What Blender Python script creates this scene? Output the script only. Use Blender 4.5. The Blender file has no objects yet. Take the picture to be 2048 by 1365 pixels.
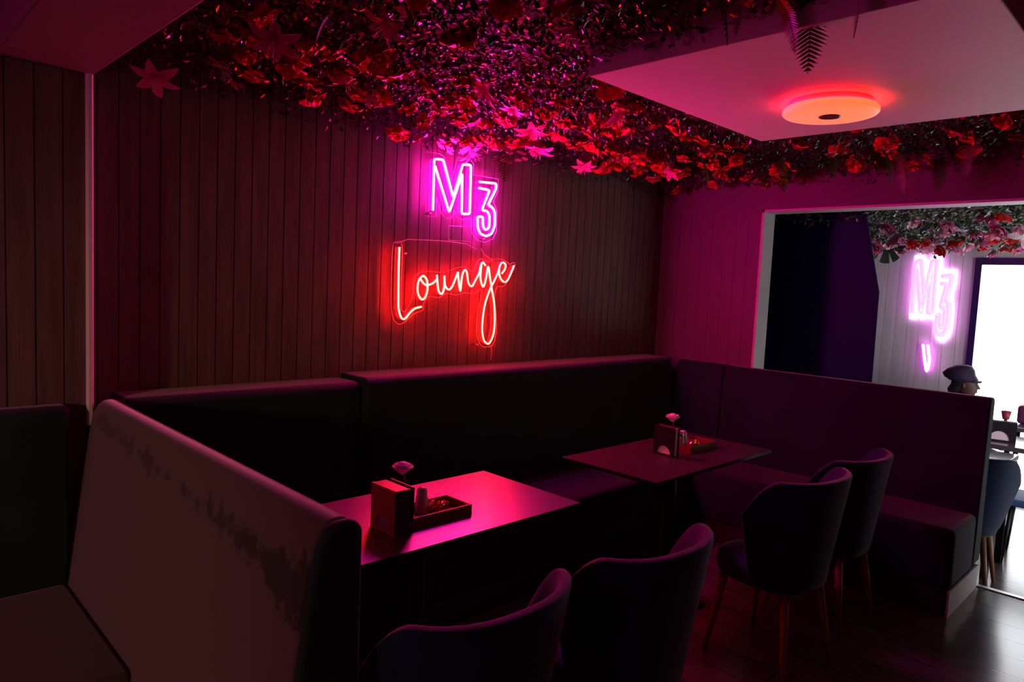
import bpy, bmesh, math, random
from mathutils import Vector, Matrix, noise
PI = math.pi
C = bpy.context.scene.collection
sc = bpy.context.scene

# ---------------------------------------------------------------- camera, world, light, exposure
cam = bpy.data.cameras.new('camera'); cam.sensor_width = 36; cam.lens = 1400 / 2048 * 36
cam.clip_start = .02
co = bpy.data.objects.new('camera', cam); C.objects.link(co)
CR, CU, CF = Vector((.71586, -.69674, .04581)), Vector((.02306, .08917, .99575)), Vector((.69786, .71176, -.07990))
co.matrix_world = Matrix(((CR.x, CU.x, -CF.x, 0), (CR.y, CU.y, -CF.y, 0), (CR.z, CU.z, -CF.z, 1.58), (0, 0, 0, 1)))
sc.camera = co
sc.view_settings.view_transform = 'Standard'; sc.view_settings.look = 'None'
sc.view_settings.exposure = 0.0; sc.view_settings.gamma = 1.0
w = bpy.data.worlds.new('world'); sc.world = w; w.use_nodes = True
w.node_tree.nodes['Background'].inputs[0].default_value = (.02, .018, .02, 1)
w.node_tree.nodes['Background'].inputs[1].default_value = .05
MAG_E, RED_E, WIN_E, WARM_W = 230.0, 190.0, 6.0, 95.0
def lamp(name, loc, power, color, radius):
    l = bpy.data.lights.new(name, 'POINT'); l.energy = power; l.color = color; l.shadow_soft_size = radius
    o = bpy.data.objects.new(name, l); C.objects.link(o); o.location = loc; return o
wl = lamp('warm_spot_lamp', (-2.6, .55, 1.7), WARM_W, (1, .50, .30), .10); wl.data.type = 'SPOT'
wl.data.spot_size = math.radians(62); wl.data.spot_blend = .9
wl.rotation_euler = (Vector((.5, 2.7, .35)) - Vector(wl.location)).to_track_quat('-Z', 'Y').to_euler()
lamp('pink_room_lamp', (-3.4, 1.9, 1.72), 42.0, (1, .03, .38), .15)

# ---------------------------------------------------------------- materials
def pmat(name, col, rough=.6, metal=0, spec=.5, bump=0, bscale=40, var=0, vscale=8, sheen=0, stretch=None, col2=None, coat=0, trans=0):
    m = bpy.data.materials.new(name); m.use_nodes = True
    nt = m.node_tree; b = nt.nodes['Principled BSDF']
    b.inputs['Base Color'].default_value = (*col, 1); b.inputs['Roughness'].default_value = rough
    b.inputs['Metallic'].default_value = metal; b.inputs['Specular IOR Level'].default_value = spec
    b.inputs['Sheen Weight'].default_value = sheen; b.inputs['Sheen Roughness'].default_value = .4
    b.inputs['Coat Weight'].default_value = coat; b.inputs['Coat Roughness'].default_value = .1
    b.inputs['Transmission Weight'].default_value = trans
    if bump or var:
        tc = nt.nodes.new('ShaderNodeTexCoord'); mp = nt.nodes.new('ShaderNodeMapping')
        nt.links.new(tc.outputs['Object'], mp.inputs[0])
        if stretch: mp.inputs['Scale'].default_value = stretch
    if var:
        n = nt.nodes.new('ShaderNodeTexNoise'); n.inputs['Scale'].default_value = vscale; n.inputs['Detail'].default_value = 5
        nt.links.new(mp.outputs[0], n.inputs['Vector'])
        r = nt.nodes.new('ShaderNodeValToRGB'); r.color_ramp.elements[0].position = .3; r.color_ramp.elements[1].position = .7
        c2 = col2 or tuple(c * (1 - var) for c in col)
        r.color_ramp.elements[0].color = (*c2, 1); r.color_ramp.elements[1].color = (*col, 1)
        nt.links.new(n.outputs[0], r.inputs[0]); nt.links.new(r.outputs[0], b.inputs['Base Color'])
    if bump:
        n2 = nt.nodes.new('ShaderNodeTexNoise'); n2.inputs['Scale'].default_value = bscale; n2.inputs['Detail'].default_value = 4
        nt.links.new(mp.outputs[0], n2.inputs['Vector'])
        bp = nt.nodes.new('ShaderNodeBump'); bp.inputs['Strength'].default_value = bump; bp.inputs['Distance'].default_value = .01
        nt.links.new(n2.outputs[0], bp.inputs['Height']); nt.links.new(bp.outputs[0], b.inputs['Normal'])
    return m
def emat(name, col, s):
    m = bpy.data.materials.new(name); m.use_nodes = True; b = m.node_tree.nodes['Principled BSDF']
    b.inputs['Base Color'].default_value = (.8, .8, .8, 1)
    b.inputs['Emission Color'].default_value = (*col, 1); b.inputs['Emission Strength'].default_value = s; return m
WOOD = pmat('grey_wood_boards', (.18, .12, .105), .55, var=.45, vscale=6, stretch=(6, 6, .5), bump=.15, bscale=30)
WOODL = pmat('pale_wood_boards', (.74, .72, .71), .5, var=.2, vscale=5, stretch=(5, 5, .4))
PAINT = pmat('white_painted_plaster', (.82, .77, .79), .6, bump=.04, bscale=60)
WALLP = pmat('painted_boards', (.125, .085, .10), .6, var=.15, vscale=3)
SOFF = pmat('dark_painted_plaster', (.30, .20, .22), .6, bump=.05)
JAMB = pmat('pale_plaster', (.62, .62, .60), .6, var=.15, vscale=5)
GREEN = pmat('green_velvet', (.012, .040, .036), .8, sheen=.25, var=.4, vscale=5, spec=.2)
NAVY = pmat('navy_velvet', (.010, .026, .075), .75, sheen=.35, var=.3, vscale=7, spec=.2)
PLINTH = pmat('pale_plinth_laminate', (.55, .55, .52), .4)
TABLE = pmat('dark_table_laminate', (.06, .03, .05), .36, spec=1.0, coat=1, bump=.015, bscale=200)
TABLE.node_tree.nodes['Principled BSDF'].inputs['Coat Roughness'].default_value = .3
TABLE.node_tree.nodes['Principled BSDF'].inputs['IOR'].default_value = 1.8
TABLE2 = pmat('brown_table_laminate', (.05, .03, .03), .4, spec=.4, bump=.03, stretch=(1, 12, 1), bscale=20)
METAL = pmat('black_metal', (.015, .015, .017), .4, metal=.6)
LEGW = pmat('beech_leg_wood', (.30, .13, .05), .45, var=.25, stretch=(6, 6, 1))
STEEL = pmat('brushed_steel', (.6, .6, .62), .3, metal=1)
BLACK = pmat('black_plastic', (.012, .012, .016), .35)
HOLD = pmat('dark_card_holder', (.035, .018, .035), .35)
HOLDF = pmat('warm_lit_card_panel', (.85, .38, .12), .5)  # orange base colour stands in for warm light on the holder's front
PAPER = pmat('white_paper', (.92, .88, .88), .8, bump=.1, bscale=120)
TRAYW = pmat('brown_tray_wood', (.22, .06, .02), .35, var=.3, stretch=(1, 8, 1))
PETALW = pmat('white_petals', (.95, .9, .88), .6)
CERAM = pmat('white_ceramic', (.75, .7, .7), .2)
REDP = pmat('red_petals', (.72, .012, .01), .5, sheen=.2, spec=.3)
PINKP = pmat('pink_petals', (.8, .16, .36), .45, var=.3, vscale=12, spec=.4)
PINK2 = pmat('pale_pink_petals', (.85, .42, .55), .5)
STEM = pmat('stem_green', (.05, .10, .03), .5)
FERN = pmat('fern_green', (.10, .20, .03), .45, var=.4, vscale=20)
LEAF = pmat('boxwood_leaf', (.055, .085, .035), .28, spec=.8, var=.5, vscale=30)
LEAFB = pmat('dark_leaf', (.02, .05, .02), .3, spec=.6)
def velvet_worn():
    m = pmat('worn_green_velvet', (.082, .070, .058), .85, sheen=1.0, spec=.1)
    nt = m.node_tree; b = nt.nodes['Principled BSDF']
    tc = nt.nodes.new('ShaderNodeTexCoord')
    n = nt.nodes.new('ShaderNodeTexNoise'); n.inputs['Scale'].default_value = 11; n.inputs['Detail'].default_value = 8; n.inputs['Roughness'].default_value = .75
    nt.links.new(tc.outputs['Object'], n.inputs['Vector'])
    g = nt.nodes.new('ShaderNodeSeparateXYZ'); nt.links.new(tc.outputs['Object'], g.inputs[0])
    # nap brushed the wrong way in a ragged band a hand's width below the top edge
    def rng(sock, a, b_, c, d):
        k = nt.nodes.new('ShaderNodeMapRange'); k.inputs[1].default_value = a; k.inputs[2].default_value = b_; k.inputs[3].default_value = c; k.inputs[4].default_value = d
        nt.links.new(sock, k.inputs[0]); return k.outputs[0]
    def mth(op, a, b_):
        k = nt.nodes.new('ShaderNodeMath'); k.operation = op
        for i, v in enumerate((a, b_)):
            if isinstance(v, (int, float)): k.inputs[i].default_value = v
            else: nt.links.new(v, k.inputs[i])
        return k.outputs[0]
    zc = mth('ABSOLUTE', mth('SUBTRACT', g.outputs[2], mth('ADD', .985, mth('MULTIPLY', mth('SUBTRACT', g.outputs[1], 1.9), .06))), 0)
    band = rng(zc, 0, .11, .27, -.08)
    yend = rng(g.outputs[1], 1.25, 1.5, .16, 0)
    s = mth('ADD', mth('ADD', n.outputs[0], band), yend)
    r = nt.nodes.new('ShaderNodeValToRGB'); r.color_ramp.elements[0].position = .70; r.color_ramp.elements[1].position = .76
    r.color_ramp.elements[0].color = (.082, .070, .058, 1); r.color_ramp.elements[1].color = (.02, .03, .018, 1)
    nt.links.new(s, r.inputs[0]); nt.links.new(r.outputs[0], b.inputs['Base Color'])
    return m
WORN = velvet_worn()
def floor_mat(name, c1, c2, rough, axis):
    m = bpy.data.materials.new(name); m.use_nodes = True; nt = m.node_tree; b = nt.nodes['Principled BSDF']
    tc = nt.nodes.new('ShaderNodeTexCoord'); mp = nt.nodes.new('ShaderNodeMapping'); nt.links.new(tc.outputs['Object'], mp.inputs[0])
    mp.inputs['Rotation'].default_value = (0, 0, axis)
    br = nt.nodes.new('ShaderNodeTexBrick'); br.inputs['Scale'].default_value = 1; br.inputs['Brick Width'].default_value = 2.4
    br.inputs['Row Height'].default_value = .19; br.inputs['Mortar Size'].default_value = .004; br.inputs['Mortar Smooth'].default_value = .3
    br.inputs['Color1'].default_value = (*c1, 1); br.inputs['Color2'].default_value = (*c2, 1); br.inputs['Mortar'].default_value = (.008, .006, .005, 1)
    nt.links.new(mp.outputs[0], br.inputs['Vector'])
    n = nt.nodes.new('ShaderNodeTexNoise'); n.inputs['Scale'].default_value = 6; n.inputs['Detail'].default_value = 6
    mp2 = nt.nodes.new('ShaderNodeMapping'); mp2.inputs['Scale'].default_value = (8, .8, 1); nt.links.new(tc.outputs['Object'], mp2.inputs[0]); nt.links.new(mp2.outputs[0], n.inputs['Vector'])
    mx = nt.nodes.new('ShaderNodeMixRGB'); mx.blend_type = 'MULTIPLY'; mx.inputs[0].default_value = .6
    nt.links.new(br.outputs['Color'], mx.inputs[1]); nt.links.new(n.outputs[0], mx.inputs[2]); nt.links.new(mx.outputs[0], b.inputs['Base Color'])
    b.inputs['Roughness'].default_value = rough; b.inputs['Specular IOR Level'].default_value = .6
    bp = nt.nodes.new('ShaderNodeBump'); bp.inputs['Strength'].default_value = .5; bp.inputs['Distance'].default_value = .004; bp.invert = True
    nt.links.new(br.outputs['Fac'], bp.inputs['Height'])
    bp2 = nt.nodes.new('ShaderNodeBump'); bp2.inputs['Strength'].default_value = .05; bp2.inputs['Distance'].default_value = .003
    nt.links.new(n.outputs[0], bp2.inputs['Height']); nt.links.new(bp.outputs[0], bp2.inputs['Normal']); nt.links.new(bp2.outputs[0], b.inputs['Normal'])
    return m
FLOOR = floor_mat('dark_oak_laminate', (.16, .13, .12), (.11, .09, .085), .19, PI / 2)
def clear_mat(name, tint, rough=.03, mixf=.12):
    m = bpy.data.materials.new(name); m.use_nodes = True; nt = m.node_tree; nt.nodes.clear()
    o = nt.nodes.new('ShaderNodeOutputMaterial'); t = nt.nodes.new('ShaderNodeBsdfTransparent'); t.inputs[0].default_value = (*tint, 1)
    g = nt.nodes.new('ShaderNodeBsdfGlossy'); g.inputs['Roughness'].default_value = rough
    x = nt.nodes.new('ShaderNodeMixShader'); x.inputs[0].default_value = mixf
    nt.links.new(t.outputs[0], x.inputs[1]); nt.links.new(g.outputs[0], x.inputs[2]); nt.links.new(x.outputs[0], o.inputs[0]); return m
ACRYL = clear_mat('clear_acrylic', (.97, .97, .97), .05, .02)
GLASS = clear_mat('clear_glass', (.9, .9, .9), .02, .35)
AMBER = clear_mat('amber_glass', (1, .55, .25), .04, .45)
ACEDGE = pmat('frosted_acrylic_edge', (.95, .9, .95), .3, trans=.3)
MAGT = emat('magenta_tube', (1, .010, .50), MAG_E)
MAGS = emat('magenta_tube_side', (1, .002, .8), MAG_E * .04)
REDT = emat('red_tube', (1, .0085, .0045), RED_E)
REDS = emat('red_tube_side', (1, .0, .002), RED_E * .04)
WINE = emat('daylit_window_and_fill', (.93, .95, 1), WIN_E)
LAMPD = emat('orange_diffuser', (1, .20, .055), 1.0)
LAMPR = emat('red_lamp_ring', (1, .004, .006), 26.0)

# ---------------------------------------------------------------- helpers
def new(name, verts, faces, mat, parent=None, smooth=False, bevel=0, seg=2):
    me = bpy.data.meshes.new(name); me.from_pydata([tuple(v) for v in verts], [], faces)
    bm = bmesh.new(); bm.from_mesh(me); bmesh.ops.recalc_face_normals(bm, faces=bm.faces); bm.to_mesh(me); bm.free()
    if isinstance(mat, (list, tuple)):
        for m in mat: me.materials.append(m)
    else: me.materials.append(mat)
    if smooth:
        for p in me.polygons: p.use_smooth = True
    o = bpy.data.objects.new(name, me); C.objects.link(o)
    if parent: o.parent = parent
    if bevel:
        b = o.modifiers.new('bevel', 'BEVEL'); b.width = bevel; b.segments = seg; b.limit_method = 'ANGLE'; b.angle_limit = math.radians(35)
        b.harden_normals = False
        if seg > 2:
            for p in me.polygons: p.use_smooth = True
            wn = o.modifiers.new('wn', 'WEIGHTED_NORMAL')
    return o
BF = [(0, 1, 2, 3), (4, 7, 6, 5), (0, 4, 5, 1), (1, 5, 6, 2), (2, 6, 7, 3), (3, 7, 4, 0)]
def bx(x0, x1, y0, y1, z0, z1):
    return [(x0, y0, z0), (x1, y0, z0), (x1, y1, z0), (x0, y1, z0), (x0, y0, z1), (x1, y0, z1), (x1, y1, z1), (x0, y1, z1)]
def merge(lst):
    V, F = [], []
    for v, f in lst:
        n = len(V); V += list(v); F += [tuple(i + n for i in q) for q in f]
    return V, F
def box(name, b, mat, parent=None, bevel=0, seg=2): return new(name, bx(*b), BF, mat, parent, bevel=bevel, seg=seg)
def boxes(name, bs, mat, parent=None, bevel=0):
    return new(name, *merge([(bx(*b), BF) for b in bs]), mat, parent, bevel=bevel)
def prism(name, prof, axis, a0, a1, mat, parent=None, bevel=0, seg=3):
    n = len(prof)
    def P(p, a): return (a, p[0], p[1]) if axis == 'x' else ((p[0], a, p[1]) if axis == 'y' else (p[0], p[1], a))
    V = [P(p, a0) for p in prof] + [P(p, a1) for p in prof]
    F = [tuple(range(n)), tuple(range(2 * n - 1, n - 1, -1))] + [(i, (i + 1) % n, n + (i + 1) % n, n + i) for i in range(n)]
    return new(name, V, F, mat, parent, bevel=bevel, seg=seg)
def lathe_vf(prof, cx=0, cy=0, n=24):
    V, F = [], []
    for r, z in prof:
        for k in range(n): a = 2 * PI * k / n; V.append((cx + r * math.cos(a), cy + r * math.sin(a), z))
    for j in range(len(prof) - 1):
        for k in range(n): F.append((j * n + k, j * n + (k + 1) % n, (j + 1) * n + (k + 1) % n, (j + 1) * n + k))
    F.append(tuple(range(n))); F.append(tuple((len(prof) - 1) * n + k for k in range(n)))
    return V, F
def lathe(name, prof, mat, parent=None, cx=0, cy=0, n=24, smooth=True): return new(name, *lathe_vf(prof, cx, cy, n), mat, parent, smooth=smooth)
def tube_vf(pts, r, n=6, closed=False, rs=None):
    pts = [Vector(p) for p in pts]; V, F = [], []; N = len(pts); up = None
    for i, p in enumerate(pts):
        a = pts[i - 1] if i else (pts[-1] if closed else p); b = pts[(i + 1) % N] if (i < N - 1 or closed) else p
        t = (b - a).normalized() if (b - a).length > 1e-9 else Vector((0, 0, 1))
        if up is None: up = t.orthogonal().normalized()
        up = (up - t * up.dot(t)); up = up.normalized() if up.length > 1e-6 else t.orthogonal().normalized()
        s = t.cross(up); rr = rs[i] if rs else r
        for k in range(n): q = 2 * PI * (k + .5) / n; V.append(p + (up * math.cos(q) + s * math.sin(q)) * rr)
    for i in range(N if closed else N - 1):
        j = (i + 1) % N
        for k in range(n): F.append((i * n + k, i * n + (k + 1) % n, j * n + (k + 1) % n, j * n + k))
    if not closed: F.append(tuple(range(n))); F.append(tuple((N - 1) * n + k for k in range(n)))
    return V, F
def tube(name, pts, r, mat, parent=None, n=6, closed=False, rs=None, smooth=True): return new(name, *tube_vf(pts, r, n, closed, rs), mat, parent, smooth=smooth)
def catmull(p, sub=5, closed=False):
    out = []; n = len(p); g = (lambda i: p[i % n]) if closed else (lambda i: p[max(0, min(n - 1, i))])
    for i in range(n if closed else n - 1):
        a, b, c, d = g(i - 1), g(i), g(i + 1), g(i + 2)
        for k in range(sub):
            t = k / sub
            out.append(tuple(.5 * (2 * b[j] + (c[j] - a[j]) * t + (2 * a[j] - 5 * b[j] + 4 * c[j] - d[j]) * t * t + (3 * b[j] - a[j] - 3 * c[j] + d[j]) * t ** 3) for j in range(len(b))))
    if not closed: out.append(tuple(p[-1]))
    return out
def thing(name, label, cat, loc=(0, 0, 0), rz=0, group=None):
    o = bpy.data.objects.new(name, None); C.objects.link(o); o.empty_display_size = .1
    o.location = loc; o.rotation_euler = (0, 0, rz); return tag(o, label, cat, group)
def tag(o, label, cat, group=None, kind=None):
    o['label'] = label; o['category'] = cat
    if group: o['group'] = group
    if kind: o['kind'] = kind
    return o
def st(o): o['kind'] = 'structure'; return o
def dup(root, loc, rz=0, label=None, group=None, scale=None):
    r = root.copy(); C.objects.link(r); r.location = loc; r.rotation_euler = rz if isinstance(rz, tuple) else (0, 0, rz)
    if label: r['label'] = label
    if group: r['group'] = group
    if scale: r.scale = scale if isinstance(scale, tuple) else (scale,) * 3
    for ch in root.children:
        c = ch.copy(); C.objects.link(c); c.parent = r
        for g in ch.children:
            d = g.copy(); C.objects.link(d); d.parent = c
    return r
def boards(name, axis, a0, a1, face, thick, sign, z0, z1, pitch, mat, gap=.005, depth=.006, holes=()):
    # boarded wall: one mesh whose face (at 'face', looking along sign) is stepped into boards with grooves
    n = max(1, round((a1 - a0) / pitch)); p = (a1 - a0) / n; prof = []
    for i in range(n):
        s = a0 + i * p
        prof += [(s + gap / 2, face - sign * 0), (s + p - gap / 2, face - sign * 0), (s + p - gap / 2 + .0006, face - sign * depth), (s + p + gap / 2 - .0006, face - sign * depth)]
    prof = [(a0, face)] + prof[:-2] + [(a1, face), (a1, face - sign * thick), (a0, face - sign * thick)]
    if axis == 'y': prof = [(q[1], q[0]) for q in prof]
    return prism(name, prof, 'z', z0, z1, mat)

# ---------------------------------------------------------------- the setting
ZC = 2.52; XF = 7.7
st(box('floor', (-4, 4.62, -3, 3.3, -.3, 0), FLOOR))
st(box('floor_lower', (4.62, 9, -3, 4.4, -.4, -.15), FLOOR))
st(box('ceiling', (-4, 9, -3, 4.4, ZC, ZC + .1), SOFF))
st(boards('wall_back', 'x', .60, 4.60, 3.10, .12, -1, 0, ZC, .077, WOOD))
st(boards('wall_left', 'x', -4, .68, 2.88, .34, -1, 0, 2.25, .0425 * 2 - .0015, WOOD))
st(boards('wall_right', 'y', 2.30, 3.4, 4.60, .15, -1, 0, 2.17, .09, WALLP, gap=.002, depth=.002))
st(box('wall_above_opening', (4.60, 4.75, -3, 3.4, 2.17, ZC), WALLP))
st(box('wall_far_right', (4.60, 4.75, -3, .25, -.3, 2.17), WALLP))
st(box('wall_far_front', (4.75, XF, -1.7, -1.6, .6, ZC), SOFF))
w2 = st(boxes('fill_light_low', [(4.76, 4.82, -1.68, -1.60, -.15, .6), (7.62, 7.69, -1.68, -1.60, -.15, .6), (4.82, 7.62, -1.68, -1.60, -.15, -.08), (4.82, 7.62, -1.68, -1.60, .54, .6)], METAL))  # unseen low glowing panel, added and kept short to light the bench end
box('window_or_fill_pane', (4.82, 7.62, -1.65, -1.64, -.08, .54), WINE, w2)
w3 = st(boxes('fill_light_side', [(4.752, 4.79, -1.45, -1.40, .8, 2.1), (4.752, 4.79, -.05, 0, .8, 2.1), (4.752, 4.79, -1.40, -.05, .8, .85), (4.752, 4.79, -1.40, -.05, 2.05, 2.1)], METAL))  # unseen glowing panel, added only to brighten the far room's boards
box('window_or_fill_pane', (4.76, 4.77, -1.40, -.05, .85, 2.05), emat('side_fill_glow', (.95, .96, 1), 7.0), w3)
st(box('trim_1', (4.598, 4.76, 2.283, 2.30, -.1, 2.17), JAMB))      # lining of the opening
st(box('trim_2', (4.598, 4.76, -.9, 2.30, 2.155, 2.17), JAMB))
st(box('wall_front', (-4, 9, -3.1, -3, -.3, ZC), SOFF))
st(box('wall_behind', (-4.1, -4, -3, 3.3, -.3, ZC), SOFF))
st(prism('trim_3', [(.664, 2.865), (.67, 2.861), (.681, 2.861), (.6875, 2.868), (.6875, 3.09), (.68, 3.09), (.68, 2.879), (.664, 2.879)], 'z', 1.0, 2.25, PAINT, seg=2))
st(box('ceiling_beam', (.40, .69, -3, 2.875, 2.25, ZC - .001), SOFF, bevel=.006))
lb = box('led_strip', (.385, .3995, .1, 2.1, 2.40, 2.42), emat('pink_led', (1, .02, .6), 14.0)); tag(lb, 'pink light strip along the upper left side of the ceiling beam', 'led strip')
st(box('trim_4', (4.612, 4.645, -1, 2.28, -.004, .006), STEEL))     # threshold strip
st(box('ceiling_slab', (2.005, 3.35, .47, 1.71, 2.35, ZC - .002), PAINT, bevel=.004))
# far room
st(boards('wall_far', 'y', 1.70, 4.4, XF, .15, -1, -.3, ZC, .11, WOODL, gap=.004, depth=.004))
st(box('wall_far_above_window', (XF, XF + .15, -3, 1.70, 2.03, ZC), WOODL))
st(box('wall_far_side', (4.75, 9, 4.3, 4.4, -.3, ZC), SOFF))
PURP = pmat('dark_window_frame', (.035, .01, .10), .35)
wf = st(boxes('window_1', [(XF - .04, XF + .06, 1.645, 1.70, -.15, 2.03), (XF - .04, XF + .06, .85, 1.645, 1.965, 2.03), (XF - .04, XF + .06, .85, 1.645, -.15, -.06),
      (XF - .04, XF + .06, 0.79, .85, -.15, 2.03)], PURP))
box('window_or_fill_pane', (XF + .01, XF + .02, .85, 1.645, -.06, 1.965), WINE, wf)
NAVP = pmat('navy_paint', (.0025, .008, .08), .6, spec=.15)
st(box('wall_far_right_of_window', (XF, XF + .15, -3, .79, -.3, 2.03), WOODL))
pz = st(prism('wall_navy', [(3.3, -.2), (1.692, -.2), (1.706, 1.645), (1.90, 2.45), (3.3, 2.45)], 'x', 5.2, 5.215, NAVP, bevel=.003, seg=2))

# ---------------------------------------------------------------- neon sign
M= [(2.348,1.961),(2.344,2.234),(2.405,2.24),(2.486,2.045),(2.545,2.236),(2.605,2.241),(2.61,1.969),(2.551,1.963),(2.544,2.185),(2.462,1.962),(2.352,2.198)]
T= [(2.672,2.157),(2.804,2.165),(2.803,2.132),(2.747,2.035),(2.782,2.025),(2.802,2.0),(2.807,1.922),(2.786,1.873),(2.743,1.854),(2.695,1.865),(2.673,1.9),(2.669,1.96),(2.71,1.964),(2.715,1.907),(2.737,1.889),(2.763,1.905),(2.762,1.975),(2.742,2.0),(2.701,1.999),(2.713,2.031),(2.755,2.12),(2.669,2.122)]
Ls= [(2.138,1.749),(2.138,1.635),(2.143,1.457),(2.149,1.417),(2.161,1.386),(2.177,1.373),(2.194,1.379),(2.22,1.407),(2.25,1.429),(2.295,1.44)]
O= [(2.299,1.608),(2.277,1.591),(2.265,1.557),(2.269,1.51),(2.296,1.479),(2.32,1.496),(2.331,1.541),(2.323,1.589),(2.299,1.608)]
O2= [(2.28,1.591),(2.304,1.566),(2.327,1.558),(2.364,1.568),(2.393,1.592)]
U= [(2.392,1.616),(2.399,1.566),(2.408,1.528),(2.426,1.512),(2.442,1.529),(2.447,1.575),(2.445,1.613)]
N= [(2.445,1.613),(2.45,1.567),(2.463,1.545),(2.483,1.538),(2.504,1.558),(2.526,1.605),(2.54,1.638)]
N2= [(2.54,1.638),(2.55,1.578),(2.563,1.533),(2.568,1.579),(2.575,1.63),(2.592,1.652),(2.608,1.635),(2.618,1.589),(2.635,1.564),(2.653,1.564),(2.67,1.591),(2.699,1.639),(2.71,1.683),(2.725,1.702),(2.747,1.685)]
G= [(2.715,1.691),(2.711,1.616),(2.727,1.569),(2.74,1.565),(2.754,1.606),(2.769,1.68),(2.786,1.619),(2.803,1.555),(2.828,1.467),(2.839,1.365),(2.833,1.283),(2.808,1.234),(2.787,1.227),(2.759,1.248),(2.742,1.305),(2.743,1.385),(2.757,1.466),(2.79,1.547),(2.82,1.596),(2.85,1.654),(2.862,1.691),(2.88,1.71),(2.906,1.701),(2.905,1.673),(2.879,1.643)]
E= [(2.857,1.678),(2.859,1.638),(2.881,1.606),(2.91,1.595),(2.937,1.617),(2.978,1.697)]
BM= [(2.305,2.266),(2.392,2.27),(2.419,2.261),(2.477,2.136),(2.519,2.271),(2.612,2.271),(2.636,2.25),(2.639,2.192),(2.832,2.195),(2.832,2.122),(2.798,2.061),(2.83,2.01),(2.834,1.89),(2.807,1.843),(2.743,1.818),(2.679,1.83),(2.641,1.87),(2.632,1.949),(2.605,1.939),(2.561,1.934),(2.532,1.944),(2.508,1.984),(2.493,1.934),(2.446,1.929),(2.418,1.953),(2.38,2.035),(2.381,1.93),(2.307,1.93)]
BL= [(2.126,1.773),(2.106,1.751),(2.103,1.598),(2.11,1.42),(2.138,1.356),(2.182,1.348),(2.252,1.399),(2.315,1.422),(2.318,1.459),(2.358,1.497),(2.424,1.491),(2.472,1.515),(2.546,1.509),(2.596,1.522),(2.674,1.52),(2.726,1.545),(2.738,1.521),(2.712,1.405),(2.713,1.285),(2.75,1.216),(2.799,1.206),(2.848,1.221),(2.868,1.303),(2.859,1.406),(2.842,1.508),(2.861,1.565),(2.922,1.575),(2.996,1.685),(2.988,1.716),(2.954,1.704),(2.913,1.722),(2.845,1.73),(2.77,1.706),(2.715,1.723),(2.681,1.681),(2.657,1.645),(2.604,1.67),(2.534,1.659),(2.447,1.632),(2.384,1.632),(2.305,1.629),(2.248,1.59),(2.239,1.476),(2.171,1.421),(2.166,1.751)]
BX= [(2.46,1.889),(2.617,1.895),(2.621,1.816),(2.464,1.81)]
CA= [(2.148,1.77),(2.217,1.796),(2.468,1.807),(2.629,1.802),(2.707,1.774)]
CB= [(2.738,1.784),(2.767,1.749),(2.829,1.723)]
CC= [(2.855,1.211),(2.866,1.163),(2.861,1.111)]
SY = 3.062
def sign_tube(nm, paths, core, side, parent, r=.0058, zs=None, shape=None):
    f = shape or (lambda p, d: (p[0], SY - d, p[1]))
    V = merge([tube_vf([f(q, .012) for q in p], r, 6) for p in paths])
    t = new(nm, *V, core, parent, smooth=True)
    V = merge([tube_vf([f(q, .006) for q in p], r * 1.35, 6) for p in paths])
    new('tube_channel', *V, side, t, smooth=True)
    return t
def rnd(p, k=.18):
    out = [p[0]]
    for i in range(1, len(p) - 1):
        a, b, c = Vector(p[i - 1]), Vector(p[i]), Vector(p[i + 1])
        la, lc = (a - b).length, (c - b).length; d = min(.012, la * .4, lc * .4)
        out += [tuple(b + (a - b) / la * d), tuple(b + ((a - b) / la + (c - b) / lc) * d * .22), tuple(b + (c - b) / lc * d)]
    out.append(p[-1]); return out
sg = thing('neon_sign', 'magenta neon M3 sign in double-line letters on the boarded wall', 'sign', (2.55, 3.1, 2.1))
def local(o, p):
    o.parent = p; o.matrix_parent_inverse = Matrix.Translation(p.location).inverted(); return o
local(sign_tube('tube_letter_m', [rnd(M)], MAGT, MAGS, None), sg)
local(sign_tube('tube_letter_three', [rnd(T) ], MAGT, MAGS, None), sg)
def backing(poly, par, wires=False):
    e = local(prism('acrylic_backing', [(p[0], p[1]) for p in poly], 'y', SY, SY + .004, ACRYL), par)
    t = local(new('backing_edge', *merge([tube_vf([(q[0], SY + .002, q[1]) for q in poly], .0020, 4, closed=True)]), ACEDGE), par)
backing(BM, sg)
def posts(pts, par):
    for p in pts: local(new('standoff_screw', *tube_vf([(p[0], SY - .002, p[1]), (p[0], 3.1, p[1])], .005, 10), STEEL, smooth=True), par)
posts([(2.34, 1.945), (2.74, 1.838)], sg)
lg = thing('neon_sign', 'red neon Lounge sign in handwriting letters below the magenta one', 'sign', (2.5, 3.1, 1.5))
local(sign_tube('tube_lettering', [catmull(Ls), catmull(O[:-1] + [O[0]]), catmull(O2), catmull(U), catmull(N), catmull(N2), catmull(G), catmull(E)], REDT, REDS, None, .0046), lg)
backing(catmull(BL, 3, True), lg)
posts([(2.19, 1.72), (2.72, 1.22)], lg)
pa = prism('sign_power_adapter', BX, 'y', 3.05, 3.085, ACRYL, bevel=.002, seg=2); tag(pa, 'small clear power box between the two neon signs', 'power adapter')
new('box_edge', *tube_vf([(q[0], 3.05, q[1]) for q in BX], .0022, 4, closed=True), ACEDGE, pa)
tag(new('sign_cable', *merge([tube_vf([(q[0], 3.088, q[1]) for q in p], .0022, 5) for p in (CA, CB)]), ACEDGE), 'thin clear cable running from the power box to the neon signs', 'cable')
tag(new('sign_cable', *tube_vf([(CC[0][0], 3.09, CC[0][1]), (CC[1][0], 3.094, CC[1][1] ), (CC[2][0], 3.094, 1.12)], .0022, 5), ACEDGE), 'thin cable dropping from the red sign down to the bench back', 'cable')
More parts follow.
